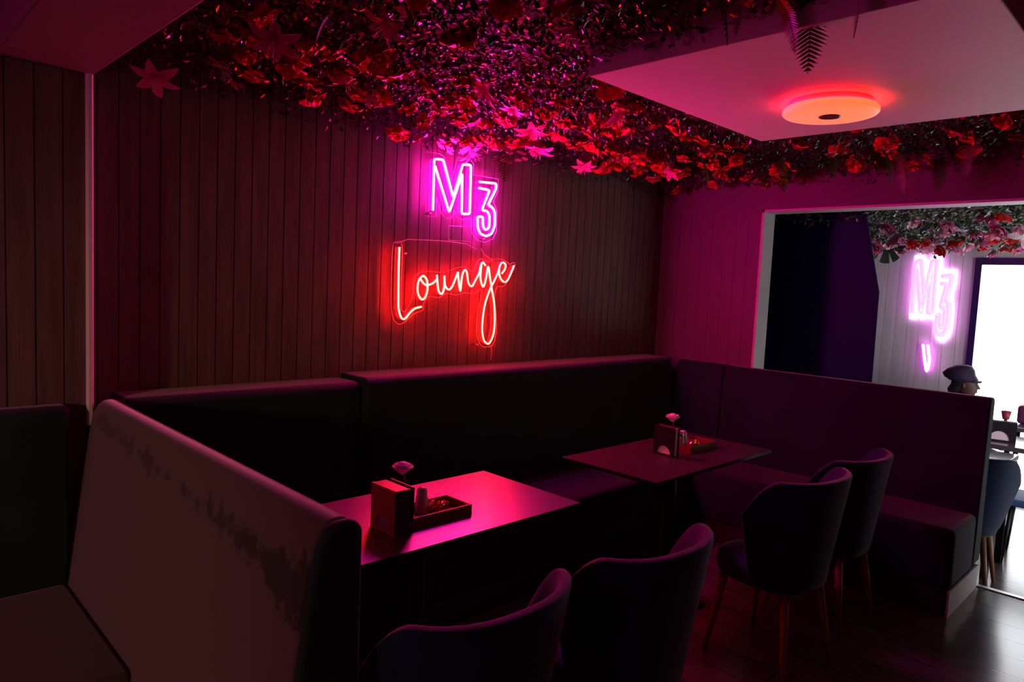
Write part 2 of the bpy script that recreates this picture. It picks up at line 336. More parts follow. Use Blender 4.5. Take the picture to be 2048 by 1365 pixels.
# far-room sign
fs = thing('neon_sign', 'overexposed white-pink neon sign on the pale boards of the far room', 'sign', (7.68, 2.0, 1.5))
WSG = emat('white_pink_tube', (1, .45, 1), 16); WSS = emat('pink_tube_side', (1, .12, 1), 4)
def fmap(p, d): # letters stacked on the far wall, read along -y
    return (7.66 - d, 2.205 - (p[0] - 2.32) * .68, 1.26 + (p[1] - 1.84) * 1.85)
t = sign_tube('tube_lettering', [rnd(M), rnd(T)], WSG, WSS, None, .020, shape=fmap); local(t, fs)
t = sign_tube('tube_tail', [catmull([(2.52, 1.80), (2.56, 1.72), (2.60, 1.66), (2.62, 1.72), (2.58, 1.80)])], WSG, WSS, None, .011, shape=fmap); local(t, fs)
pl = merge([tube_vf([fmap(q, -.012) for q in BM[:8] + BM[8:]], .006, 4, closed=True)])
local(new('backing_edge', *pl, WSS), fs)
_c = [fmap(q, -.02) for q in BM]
local(prism('overexposure_fill', [(q[1], q[2]) for q in _c], 'x', 7.682, 7.688, emat('overexposure_white', (1, .62, 1), 5.0)), fs)  # glowing panel added in the letter outline, stands in for overexposed white

# ---------------------------------------------------------------- ceiling lamp
cl = thing('ceiling_lamp', 'round orange-glowing flush ceiling lamp with a dark centre ring', 'ceiling lamp', (2.83, 1.165, 2.35))
lathe('base_ring', [(.135, 0), (.15, 0), (.155, -.006), (.155, -.02), (.135, -.022)], pmat('lamp_base_plastic', (.7, .6, .65), .25), cl, n=48)
lathe('halo_ring', [(.157, -.021), (.166, -.021), (.166, -.025), (.157, -.025)], LAMPR, cl, n=48)
lathe('diffuser', [(.10, -.026), (.170, -.026), (.176, -.031), (.176, -.042), (.170, -.048), (.15, -.052), (.07, -.055), (.041, -.0552)], LAMPD, cl, n=48)
lathe('centre_ring', [(.041, -.0535), (.041, -.0575), (.030, -.0578), (.010, -.0578)], pmat('speaker_grille', (.25, .03, .05), .4, metal=.4), cl, n=32)
# ---------------------------------------------------------------- upholstered benches
DPL = pmat('shaded_plinth', (.02, .015, .015), .5)  # plinth sides coloured dark in place of the shade on them
def bench_x(label, x0, x1, yb, yf, depth, top, mat, seatmat=None, x_seat=None, slope=.05):
    t = thing('banquette', label, 'banquette bench', ((x0 + x1) / 2, yb, 0)); cx = (x0 + x1) / 2
    prism('backrest', [(0, .30), (yf - yb - slope, .30), (yf - yb, top - .02), (yf - yb + .02, top), (0, top)], 'x', x0 - cx, x1 - cx, mat, t, bevel=.018, seg=4)
    s0, s1 = x_seat or (x0, x1)
    box('seat', (s0 - cx, s1 - cx, yf - slope - depth - yb, yf - slope - yb + .02, .134, .45), seatmat or mat, t, bevel=.03, seg=4)
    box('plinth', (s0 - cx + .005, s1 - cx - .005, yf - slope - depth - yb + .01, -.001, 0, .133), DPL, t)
    return t
bench_x('dark velvet banquette along the plank wall, left part beside the low divider', .80, 1.825, 3.09, 2.88, .42, 1.082, GREEN)
bench_x('dark velvet banquette along the plank wall under the neon signs, right part', 1.83, 4.44, 3.09, 2.84, .42, 1.105, GREEN, x_seat=(1.83, 3.99))
bench_x('green velvet banquette at the left edge, against the left plank wall', -2.0, .595, 2.875, 2.80, .75, 1.088, GREEN, slope=.0, seatmat=pmat('olive_seat_velvet', (.07, .065, .04), .85, sheen=.3, spec=.1, var=.2))
d = thing('banquette_divider', 'worn green velvet divider with darker rubbed patches between two booths', 'booth divider', (.7, 2, 0))
# slanted backrest whose left face is the worn one
n0, n1 = 1.20, 2.872
def divprof(k=0): return [(-.16, .30), (-.11, .45), (-.02, 1.04), (.0, 1.075), (.02, 1.09), (.055, 1.09), (.075, 1.07), (.075, .30)]
o = prism('padded_back', divprof(), 'y', n0 - 2 + .03, n1 - 2, WORN, d, bevel=.012, seg=3)
o.data.transform(Matrix.Translation((.7, 2, 0))); o.matrix_parent_inverse = Matrix.Translation((-.7, -2, 0)) @ Matrix.Identity(4)
o = prism('end_panel', [(a - (.004 if i < 5 else -.004), b) for i, (a, b) in enumerate(divprof())], 'y', n0 - 2, n0 - 2 + .032, GREEN, d, bevel=.014, seg=4)
o = prism('plinth', [(-.15, 0), (.07, 0), (.07, .299), (-.15, .299)], 'y', n0 - 2 + .01, n1 - 2, PLINTH, d)
# right bench
r = thing('banquette', 'green velvet banquette on the right with its end facing the opening', 'banquette bench', (4.53, .86, 0))
prism('backrest', [(-.075, .158), (-.06, .45), (-.03, 1.06), (-.012, 1.085), (.055, 1.085), (.066, 1.06), (.066, .158)], 'y', 0, 1.59, GREEN, r, bevel=.014, seg=4)
prism('backrest', [(-.075, .158), (-.06, .45), (-.03, 1.06), (-.012, 1.09), (.055, 1.09), (.066, 1.06), (.066, .158)], 'y', 1.594, 1.97, GREEN, r, bevel=.014, seg=4)
box('seat', (-.52, -.066, 0.002, 1.56, .134, .45), GREEN, r, bevel=.035, seg=4)
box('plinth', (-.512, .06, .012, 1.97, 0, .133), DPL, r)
box('plinth_lit_end', (-.515, .062, .002, .0118, 0, .1335), PLINTH, r)  # lit end keeps the pale colour; the sides have shade painted in

# ---------------------------------------------------------------- tables
def table(x0, x1, y0, y1, label, mat):
    t = thing('dining_table', label, 'table', ((x0 + x1) / 2, (y0 + y1) / 2, 0)); a, b = (x1 - x0) / 2, (y1 - y0) / 2
    box('tabletop', (-a, a, -b, b, .732, .7485), BLACK, t, bevel=.001)
    box('laminate', (-a + .0015, a - .0015, -b + .0015, b - .0015, .7486, .75), mat, t)
    lathe('column', [(.03, .012), (.035, .02), (.035, .70), (.03, .71)], METAL, t)
    boxes('top_bracket', [(-a * .6, a * .6, -.03, .03, .705, .7215), (-.03, .03, -b * .6, b * .6, .703, .7205)], METAL, t)
    boxes('base', [(-.28, .28, -.04, .04, 0, .015), (-.04, .04, -.22, .22, .0, .0151)], METAL, t, bevel=.004)
    return t
table(.93, 2.072, 1.69, 2.255, 'glossy dark table in front, glowing pink from the neon', TABLE)
table(2.565, 3.66, 1.675, 2.225, 'dark brown table behind, standing before the right bench', TABLE2)

# ---------------------------------------------------------------- things on the tables
def disc_hole(y0, y1, z0, z1, x0, x1, cy, r, n=20):
    # upright plate with a half-round window cut up from near its foot
    h = z0 + .012
    arc = [(cy + r * math.cos(PI * k / n), h + r * 1.05 * math.sin(PI * k / n)) for k in range(n + 1)]
    outer = []
    for (a, b) in arc:
        dx, dz = a - cy, b - h
        outer.append((a, b))
    V, F = [], []
    # build as quads between arc and border, plus the strip under the window
    def border(a, b):
        dx, dz = a - cy, b - h
        s = min(((y1 - cy) / dx) if dx > 1e-6 else (((y0 - cy) / dx) if dx < -1e-6 else 1e9), (z1 - h) / dz if dz > 1e-6 else 1e9)
        return (cy + dx * s, h + dz * s)
    bd = [border(a, b) for a, b in arc]
    ring = []
    for x in (x0, x1):
        V += [(x, a, b) for a, b in arc] + [(x, a, b) for a, b in bd] + [(x, y1, z0), (x, y0, z0), (x, y1, z1), (x, y0, z1)]
    m = n + 1; S = 2 * m + 4
    for q in (0, 1):
        o = q * S
        for i in range(n):
            F.append((o + i, o + i + 1, o + m + i + 1, o + m + i))
        F.append((o + m, o + 0, o + n, o + m + n, o + 2 * m + 1, o + 2 * m))
        for i in range(n):   # fill the two corners
            a, b = V[o + m + i], V[o + m + i + 1]
            if abs(a[1] - b[1]) > 1e-6 and abs(a[2] - b[2]) > 1e-6:
                F.append((o + m + i, o + m + i + 1, o + 2 * m + (2 if a[1] > cy else 3)))
    for i in range(n): F.append((i, i + 1, S + i + 1, S + i))
    F.append((0, n, S + n, S))
    A, B, Cc, D = 2 * m, 2 * m + 1, 2 * m + 2, 2 * m + 3
    for p, q in ((A, B), (A, Cc), (Cc, D), (B, D)): F.append((p, q, S + q, S + p))
    return V, F
def napkin_holder(label, loc, rz, w, tall, thick, front):
    t = thing('napkin_holder', label, 'napkin holder', loc, rz)
    new('front_panel', *disc_hole(-w / 2, w / 2, 0, tall, 0, .004, 0, w * .31), front, t)
    new('back_panel', *disc_hole(-w / 2, w / 2, 0, tall, thick - .004, thick, 0, w * .31), HOLD, t)
    box('base', (.004, thick - .004, -w / 2, w / 2, 0, .004), HOLD, t)
    boxes('napkin_stack', [(.008 + k * (thick - .018) / 5, .008 + (k + .75) * (thick - .018) / 5, -w / 2 + .006, w / 2 - .004 - .001 * k, .0045, tall - .006 - .002 * (k % 2)) for k in range(5)], PAPER, t)
    return t
def shaker(label, loc, body, capm):
    t = thing('salt_shaker', label, 'shaker', loc)
    lathe('body', [(.020, 0), (.023, .004), (.023, .055), (.019, .066), (.017, .068)], body, t)
    lathe('cap', [(.0185, .069), (.0195, .072), (.0195, .082), (.014, .091), (.004, .094)], capm, t)
    return t
def bud_vase(label, loc):
    t = thing('bud_vase', label, 'bud vase', loc)
    lathe('vase', [(.016, 0), (.018, .004), (.014, .03), (.008, .055), (.007, .07), (.009, .078)], GLASS, t)
    tube('stem', [(0, 0, .008), (.001, 0, .06), (-.001, 0, .10), (-.006, .004, .138)], .0028, TRAYW, t)
    rg = random.Random(4); parts = []
    for ring, (cnt, ln, tilt) in enumerate(((5, .014, .3), (8, .022, .65), (11, .028, 1.0), (13, .03, 1.35))):
        for k in range(cnt):
            a = 2 * PI * (k + ring * .4) / cnt + rg.uniform(-.1, .1); V = []
            for i in range(4):
                s = i / 3; rr = ln * math.sin(tilt) * s + .002; zz = ln * math.cos(tilt * .9) * s + .012 * s
                for j in range(5):
                    u = (j - 2) / 2; wd = .55 * u * (.4 + s)
                    V.append(((rr) * math.cos(a + wd), (rr) * math.sin(a + wd), zz + .003 * math.sin(j * 2.9 + k) * s))
            parts.append((V, [(i * 5 + j, i * 5 + j + 1, (i + 1) * 5 + j + 1, (i + 1) * 5 + j) for i in range(3) for j in range(4)]))
    V, F = merge(parts); V = [(v[0] * 1.25 - .008, v[1] * 1.25 + .006, v[2] * 1.15 + .130) for v in V]
    core, cf = lathe_vf([(.002, -.002), (.010, .003), (.020, .014), (.025, .024), (.022, .036), (.012, .044), (.002, .046)], 0, 0, 22)
    core = [(x * (1 + .16 * math.sin(9 * math.atan2(y, x) + zz * 300)) - .008, y * (1 + .16 * math.sin(9 * math.atan2(y, x) + zz * 300)) + .006, zz * 1.0 + .128 + .003 * math.sin(11 * math.atan2(y, x))) for x, y, zz in core]
    V, F = merge([(V, F), (core, cf)])
    new('bloom', V, F, PETALW, t, smooth=True)
    return t
def tray(label, loc, lx, ly):
    t = thing('serving_tray', label, 'tray', loc)
    box('tray_floor', (-lx / 2, lx / 2, -ly / 2, ly / 2, 0, .006), TRAYW, t)
    boxes('tray_rim', [(-lx / 2, lx / 2, -ly / 2, -ly / 2 + .008, .006, .036), (-lx / 2, lx / 2, ly / 2 - .008, ly / 2, .006, .036),
                       (-lx / 2, -lx / 2 + .008, -ly / 2 + .008, ly / 2 - .008, .006, .036), (lx / 2 - .008, lx / 2, -ly / 2 + .008, ly / 2 - .008, .006, .036)], TRAYW, t, bevel=.0015)
    return t
def ashtray(label, loc, mat):
    n = 12; V, F = [], []
    prof = [(.030, 0), (.035, .006), (.037, .014), (.038, .022), (.036, .030), (.030, .034), (.025, .028), (.02, .010)]
    for j, (r_, z) in enumerate(prof):
        for k in range(2 * n): a = PI * k / n; q = r_ * (1 + (.07 if (k + j) % 2 else -.05)); V.append((q * math.cos(a), q * math.sin(a), z))
    for j in range(len(prof) - 1):
        for k in range(2 * n): F.append((j * 2 * n + k, j * 2 * n + (k + 1) % (2 * n), (j + 1) * 2 * n + (k + 1) % (2 * n), (j + 1) * 2 * n + k))
    F += [tuple(range(2 * n)), tuple((len(prof) - 1) * 2 * n + k for k in range(2 * n))]
    return tag(new('glass_ashtray', V, F, mat), label, 'ashtray', None) if not loc else _at(tag(new('glass_ashtray', V, F, mat), label, 'ashtray'), loc)
def _at(o, loc): o.location = loc; return o
CUT = pmat('cut_amber_glass', (.95, .5, .2), .03, metal=.8, spec=1)
def wares(tx, ty, who, hw, hth, front, hold, s1, s2, ash, vase, z=.75, closed=False):
    tray('brown wooden tray of condiments ' + who, (tx, ty, z), .265, .145)
    h = napkin_holder('napkin holder with a half-round window and white napkins ' + who, (*hold, z), 0, hw, .152, hth, front)
    if closed: box('side_panel', (.004, hth - .016, -hw / 2 - .002, -hw / 2 + .003, 0, .150), HOLD, h); box('top_flap', (.0045, hth - .022, -hw / 2, hw / 2 - .002, .1465, .1505), HOLD, h)
    shaker('white capped shaker nearest the ashtray in the tray ' + who, (*s1, z + .0062), CERAM, CERAM)
    shaker('steel capped shaker nearest the napkin holder in the tray ' + who, (*s2, z + .0062), CERAM, STEEL)
    ashtray('cut glass ashtray glinting in the tray ' + who, (*ash, z + .0062), CUT)
    bud_vase('slim bud vase with a white ruffled flower ' + who, (*vase, z))
wares(1.512, 1.915, 'on the pink-lit front table', .135, .078, HOLDF, (1.288, 1.885), (1.495, 1.945), (1.445, 1.965), (1.56, 1.93), (1.485, 2.035), closed=True)
wares(3.31, 1.955, 'on the dark table behind', .125, .045, BLACK, (3.018, 1.945), (3.245, 1.975), (3.20, 1.965), (3.325, 1.97), (3.285, 2.06))

# ---------------------------------------------------------------- chairs
def make_chair(label, cat='chair', vel=NAVY):
    t = thing('tub_chair', label, cat)
    # shell: wraps 230 degrees round the seat, open to +y
    N, Mz = 36, 8; V, F = [], []
    for lay in (0, 1):
        for i in range(N + 1):
            a = math.radians(-180 + 180 * i / N)          # from left front round the back to right front
            ca, sa = math.cos(a), math.sin(a)
            wing = max(0, sa + .55) / .55                # 1 at the front ends
            top = .85 - .16 * wing ** 1.6
            for j in range(Mz + 1):
                s = j / Mz; z = .40 + (top - .40) * s
                e = 2.35
                k = (abs(ca) ** e + abs(sa) ** e) ** (-1 / e)
                rx = (.205 + .085 * s ** .9) * k; ry = (.20 + .06 * s) * k
                th = (.042 - .012 * s) * lay
                cx = rx - th; cy = ry - th
                V.append((cx * ca, cy * sa, z + (.004 if lay and j == Mz else 0)))
    S = (N + 1) * (Mz + 1)
    g = lambda l, i, j: l * S + i * (Mz + 1) + j
    for i in range(N):
        for j in range(Mz):
            F.append((g(0, i, j), g(0, i + 1, j), g(0, i + 1, j + 1), g(0, i, j + 1))); F.append((g(1, i, j), g(1, i, j + 1), g(1, i + 1, j + 1), g(1, i + 1, j)))
        F.append((g(0, i, Mz), g(0, i + 1, Mz), g(1, i + 1, Mz), g(1, i, Mz))); F.append((g(0, i, 0), g(1, i, 0), g(1, i + 1, 0), g(0, i + 1, 0)))
    for i in (0, N):
        for j in range(Mz): F.append((g(0, i, j), g(0, i, j + 1), g(1, i, j + 1), g(1, i, j)))
    o = new('backrest', V, F, vel, t, smooth=True); b = o.modifiers.new('bevel', 'BEVEL'); b.width = .008; b.segments = 3; b.limit_method = 'ANGLE'; b.angle_limit = math.radians(50)
    # seat cushion and under frame
    def sup(rx, ry, z, n=36, e=3): 
        out = []
        for k in range(n):
            a = 2 * PI * k / n; c, s = math.cos(a), math.sin(a); q = (abs(c) ** e + abs(s) ** e) ** (-1 / e); out.append((rx * q * c, ry * q * s + .015, z))
        return out
    rings = [sup(.175, .185, .36), sup(.195, .205, .375), sup(.20, .215, .43), sup(.19, .205, .455), sup(.13, .14, .466), sup(.04, .04, .468)]
    V = sum(rings, []); n = 36
    F = [(j * n + k, j * n + (k + 1) % n, (j + 1) * n + (k + 1) % n, (j + 1) * n + k) for j in range(5) for k in range(n)] + [tuple(range(n)), tuple(5 * n + k for k in range(n))]
    new('seat', V, F, vel, t, smooth=True)
    for sx in (-1, 1):
        for sy in (-1, 1):
            p0 = Vector((sx * .135, sy * .14 + .01, .372)); p1 = Vector((sx * .19, sy * .19 + .005, 0))
            tube('leg', [p0, p0.lerp(p1, .5), p1], .015, LEGW, t, n=10, rs=[.020, .016, .011])
    return t
G4 = 'navy velvet chairs along the front of the tables'
c0 = make_chair('navy velvet tub chair nearest the camera, cropped by the bottom edge'); c0['group'] = G4
c0.location = (1.105, 1.285, 0)
dup(c0, (1.735, 1.255, 0), -.03, 'navy velvet tub chair second from the camera, at the right of the pink table', G4)
dup(c0, (2.93, 1.29, 0), -.10, 'navy velvet tub chair at the near side of the dark brown table', G4)
dup(c0, (3.52, 1.31, 0), -.04, 'navy velvet tub chair farthest from the camera, by the right bench', G4)
# ---------------------------------------------------------------- foliage overhead
def leaf_mat(name, count_src, regions, seed, size, zfun, n, mat):
    rg = random.Random(seed); V, F = [], []
    tot = 0
    while tot < n:
        x0, x1, y0, y1 = rg.choice(regions)
        x, y = rg.uniform(x0, x1), rg.uniform(y0, y1)
        zl, zh = zfun(x, y); z = zh - (zh - zl) * rg.random() ** 1.0
        s = size * rg.uniform(.6, 1.4)
        a = rg.uniform(0, 2 * PI); el = rg.uniform(-1.1, .5)
        d = Vector((math.cos(a) * math.cos(el), math.sin(a) * math.cos(el), math.sin(el))); sd = d.cross(Vector((rg.uniform(-.6, .6), rg.uniform(-.6, .6), 1))).normalized(); nn = d.cross(sd)
        p = Vector((x, y, z)); k = len(V)
        V += [p, p + d * s * .5 + sd * s * .3 + nn * s * .1, p + d * s, p + d * s * .5 - sd * s * .3 + nn * s * .1]
        F += [(k, k + 1, k + 2), (k, k + 2, k + 3)]; tot += 1
    return V, F
def raw(name, V, F, mat):
    me = bpy.data.meshes.new(name); me.from_pydata([tuple(v) for v in V], [], F); me.materials.append(mat)
    o = bpy.data.objects.new(name, me); C.objects.link(o); return o
def hang(x, y):
    h = noise.noise(Vector((x * 2.2, y * 2.2, 3.1))) * .06 + noise.noise(Vector((x * 7, y * 7, 9.1))) * .03
    wall = max(0, 1 - (3.1 - y) / .35) * .10 + max(0, 1 - (4.6 - x) / .35) * .08
    return (2.40 - wall + h, 2.5)
REG = [(.72, 2.0, 1.3, 3.08), (.72, 2.0, 1.3, 3.08), (2.0, 4.58, 1.73, 3.08), (2.0, 4.58, 1.73, 3.08), (2.0, 4.58, 1.73, 3.08), (3.36, 4.58, .2, 1.75), (.72, 1.99, 0, 1.3), (2.0, 3.36, -.4, .46)]
V, F = leaf_mat('x', 0, REG, 3, .026, hang, 52000, LEAF)
tag(raw('ceiling_foliage', V, F, LEAF), 'dense artificial boxwood greenery covering the ceiling above the booths', 'foliage', kind='stuff')
FAR_REG = [(4.85, 7.6, .6, 3.2)]
def hang2(x, y): return (2.15 - .06 * (x > 6) + noise.noise(Vector((x * 3, y * 3, 5))) * .09, 2.48)
V, F = leaf_mat('x', 0, FAR_REG, 5, .05, hang2, 9000, LEAFB)
tag(raw('ceiling_foliage', V, F, pmat('far_leaf', (.06, .14, .05), .4, spec=.5, var=.6, vscale=15)), 'green leaves hanging from the ceiling of the far room', 'foliage', kind='stuff')

def petal_grid(ln, wd, curl, ang, tilt, rg, ruffle=0, nu=5, nv=4, tipw=.25):
    V = []
    for i in range(nv + 1):
        s = i / nv; hw = wd * (math.sin(PI * min(1, s * .86 + .07)) * (1 - tipw) + tipw * (1 - abs(2 * s - 1) ** 3) * .6)
        for j in range(nu):
            u = (j / (nu - 1) - .5) * 2
            r = ln * s * math.cos(tilt + curl * s); z = ln * s * math.sin(tilt + curl * s)
            x, y = r, u * hw
            z += ruffle * math.sin(u * 4 + ang * 7 + s * 3) * s + .12 * hw * u * u
            V.append((x * math.cos(ang) - y * math.sin(ang), x * math.sin(ang) + y * math.cos(ang), z))
    F = [(i * nu + j, i * nu + j + 1, (i + 1) * nu + j + 1, (i + 1) * nu + j) for i in range(nv) for j in range(nu - 1)]
    return V, F
def flower_mesh(kind, seed):
    rg = random.Random(seed); P_ = []
    if kind == 'red':
        for ring, (cnt, ln, tl) in enumerate(((5, .062, .15), (4, .046, .7), (3, .028, 1.1))):
            for k in range(cnt): P_.append(petal_grid(ln * rg.uniform(.85, 1.15), ln * .62, -.35, 2 * PI * k / cnt + ring * .5 + rg.uniform(-.2, .2), tl, rg, ruffle=.008))
    elif kind == 'lily':
        for k in range(6): P_.append(petal_grid(.085 * rg.uniform(.85, 1.1), .019, -.75, 2 * PI * k / 6 + rg.uniform(-.12, .12), 1.0 + rg.uniform(-.15, .1), rg, ruffle=.002, nv=6))
        for k in range(5):
            a = 2 * PI * k / 5; P_.append(tube_vf([(0, 0, 0), (.012 * math.cos(a), .012 * math.sin(a), .045), (.02 * math.cos(a), .02 * math.sin(a), .06)], .0012, 4))
    elif kind == 'blossom':
        for q in range(7):
            cx, cy, cz = rg.uniform(-.05, .05), rg.uniform(-.05, .05), rg.uniform(-.02, .06)
            tl = rg.uniform(.1, .6)
            for k in range(5):
                v, f = petal_grid(.018, .009, -.2, 2 * PI * k / 5 + q, tl, rg, nv=3, nu=3)
                P_.append(([(a + cx, b + cy, c + cz) for a, b, c in v], f))
    elif kind == 'peony':
        for ring, (cnt, ln, tl) in enumerate(((7, .06, .1), (7, .052, .5), (6, .042, .9), (4, .03, 1.2))):
            for k in range(cnt): P_.append(petal_grid(ln * rg.uniform(.85, 1.15), ln * .45, .25, 2 * PI * k / cnt + ring * .4, tl, rg, ruffle=.006))
    V, F = merge(P_); return V, F
def mk_flower(kind, seed, mat, name):
    V, F = flower_mesh(kind, seed); o = raw(name, V, F, mat)
    for p in o.data.polygons: p.use_smooth = True
    return o
def place(x, y):
    if x > 4.8: return 'over the far room ' + ('near the navy partition' if y > 2.1 else ('above the seated person' if y > 1.4 else 'towards the window'))
    if x < 1.3: return 'above the left divider' if y < 2.3 else 'above the left corner of the plank wall'
    if x < 2.0: return 'left of the ceiling slab' if y < 2.0 else 'to the upper left of the signs'
    if y < 1.9 and x > 3.3: return 'above the opening, right of the ceiling slab'
    if y < 2.3: return 'along the edge of the ceiling slab facing the signs'
    if x < 2.75: return 'just above the neon signs' if y > 2.7 else 'in front of the neon signs'
    return 'to the right of the neon signs' if x < 3.6 else 'above the corner by the right bench'
def scatter(kind, mats, name, cat, pts, label, group, sc_=(0.8, 1.25), seeds=4, zf=hang, up=0):
    rg = random.Random(len(pts) * 7 + 1); src = []
    for i, (x, y) in enumerate(pts):
        if i < seeds:
            o = mk_flower(kind, i + 11, mats[i % len(mats)], name); src.append(o); tag(o, label, cat, group)
        else:
            o = src[i % seeds].copy(); C.objects.link(o)
        zl, zh = zf(x, y); s = rg.uniform(*sc_)
        o['label'] = label + ', ' + place(x, y); o['category'] = cat; o['group'] = group + ' ' + place(x, y)
        o.location = (x, y, zl + rg.uniform(-.012, .03)); o.scale = (s, s, s * rg.uniform(.8, 1.2))
        o.rotation_euler = (PI + rg.uniform(-.75, .75), rg.uniform(-.75, .75), rg.uniform(0, 6.28))
def jitter(x0, x1, y0, y1, sx, sy, seed, keep=1.0, bad=lambda x, y: False):
    rg = random.Random(seed); out = []; y = y0
    while y < y1:
        x = x0 + rg.uniform(0, sx)
        while x < x1:
            a, b = x + rg.uniform(-.4, .4) * sx, y + rg.uniform(-.45, .45) * sy
            if rg.random() < keep and x0 <= a <= x1 and y0 <= b <= y1 and not bad(a, b): out.append((a, b))
            x += sx
        y += sy
    return out
inslab = lambda x, y: (1.93 < x < 3.42 and y < 1.79 and y > .40)
pts = jitter(.95, 3.2, 2.2, 2.98, .145, .12, 1, .62) + jitter(3.2, 4.5, 1.95, 2.98, .15, .16, 2, .8) + jitter(.8, 1.95, 1.0, 2.2, .24, .24, 5, .6) + jitter(2.0, 3.4, 1.82, 2.2, .22, .16, 6, .6) + jitter(3.45, 4.5, .5, 1.9, .22, .24, 7, .6, inslab)
scatter('red', [REDP], 'red_flower', 'flower', pts, 'bright red artificial flower', 'red flowers in the ceiling greenery')
pts = [(1.10, 2.33), (1.30, 1.95), (1.49, 2.55), (2.0, 2.60), (2.35, 2.75), (2.81, 2.80), (3.0, 2.9), (1.95, 2.2), (2.3, 2.4), (2.62, 2.6), (.92, 2.95), (2.6, 2.05), (3.35, 2.85), (3.7, 2.7), (1.75, 2.75), (3.95, 2.6), (4.3, 2.2), (1.62, 1.45), (2.5, 2.95), (2.15, 2.95)]
scatter('lily', [PINKP], 'pink_lily', 'flower', pts, 'pink long-petalled lily', 'pink lilies in the ceiling greenery', (.9, 1.5), zf=lambda x, y: (hang(x, y)[0] - .015, 0))
pts = [(2.38, 3.0), (2.5, 2.92), (2.62, 3.0), (2.75, 2.96), (2.86, 3.02), (2.95, 2.98), (2.68, 2.86), (2.3, 2.9), (3.1, 2.99), (2.9, 2.85)]
scatter('blossom', [PINK2], 'blossom_spray', 'flower', pts, 'pale pink blossom spray', 'blossom sprays above the magenta sign', (.9, 1.3), zf=lambda x, y: (hang(x, y)[0] + .0, 0))
pts = jitter(5.4, 7.5, .9, 2.6, .23, .22, 9, .95)
FP = pmat('far_pink_petals', (.75, .22, .42), .5, var=.3)
scatter('peony', [FP, PINK2, REDP], 'pink_peony', 'flower', pts, 'full pink or red bloom', 'blooms hanging in the far room', (.9, 1.5), zf=hang2)
# far white flower and monstera leaf
o = mk_flower('lily', 77, PETALW, 'white_lily'); tag(o, 'large white flower hanging in the far room near the window', 'flower'); o.location = (6.3, 1.05, 2.15); o.scale = (2.1,) * 3; o.rotation_euler = (PI + .5, .6, .4)

def fern(seed, ln=.26):
    rg = random.Random(seed); V, F = [], []; n = 22; pts = []
    for i in range(n + 1):
        s = i / n; pts.append(Vector((ln * (s - .18 * s * s), 0, -ln * .75 * s ** 1.7)))
    v, f = tube_vf(pts, .0015, 4); V += v; F += f
    for i in range(2, n):
        s = i / n; p = pts[i]; t = (pts[i + 1] - pts[i]).normalized(); L = .075 * math.sin(PI * (.12 + .86 * s)) * rg.uniform(.85, 1.1) + .004
        for sd in (-1, 1):
            k = len(V); d = (Vector((0, sd, -.15)) + t * .45).normalized(); q = t * .0055
            V += [p - q, p + d * L * .5 - q * .9, p + d * L, p + d * L * .5 + q * .9, p + q]; F.append((k, k + 1, k + 2, k + 3, k + 4))
    return V, F
V, F = fern(1); f0 = raw('fern_frond', V, F, FERN)
FL = 'artificial fern frond drooping from the ceiling greenery'
tag(f0, FL, 'fern', 'fern fronds in the ceiling greenery')
fr = [(1.93, .98, 2.43, -.6), (1.90, .78, 2.46, -1.0), (1.97, .90, 2.45, .2), (1.62, 1.06, 2.45, -1.3), (1.72, 1.0, 2.46, -.5), (4.16, 1.42, 2.42, -1.6), (4.22, 1.36, 2.41, -.4), (4.0, 1.62, 2.43, -2.2), (4.1, .95, 2.42, 2.6), (4.3, .80, 2.42, -1.2),
      (3.6, .95, 2.45, -1.8), (1.05, 2.55, 2.43, -2.5), (1.2, 2.1, 2.45, 2.7), (2.65, 2.85, 2.36, -2.1), (2.2, 2.9, 2.36, -.6), (3.75, 2.3, 2.40, -1.3), (3.9, 1.9, 2.4, -2.0), (4.4, 1.2, 2.38, -2.4)]
for i, (x, y, z, a) in enumerate(fr):
    o = f0 if i == 0 else f0.copy()
    if i: C.objects.link(o)
    o['label'] = 'drooping fern frond ' + place(x, y); o['group'] = 'fern fronds ' + place(x, y)
    o.location = (x, y, z); o.rotation_euler = (0, .35 + (i * 37 % 10) * .04, a); s = .6 + (i * 53 % 10) * .035; o.scale = (s, s, s)
def monstera():
    V = [(0, 0, 0)]; n = 60; R0 = .12
    for k in range(n + 1):
        a = -2.75 + 5.5 * k / n; r = R0 * (1.05 + .25 * math.cos(a))
        if abs(a) > .25 and (k % 8) in (3, 4): r *= .42
        V.append((r * math.cos(a), r * math.sin(a), -.25 * r * r / R0))
    return V, [(0, k, k + 1) for k in range(1, n + 1)]
V, F = monstera(); V2 = [(a, b, c - .003) for a, b, c in V]; n = len(V)
V, F = V + V2, F + [(a + n, c + n, b + n) for a, b, c in F]
m = raw('monstera_leaf', V, F, LEAFB); tag(m, 'dark split monstera leaf hanging at the edge of the far room blooms', 'leaf'); m.location = (7.0, 2.26, 2.10); m.rotation_euler = (0, 1.2, .3)

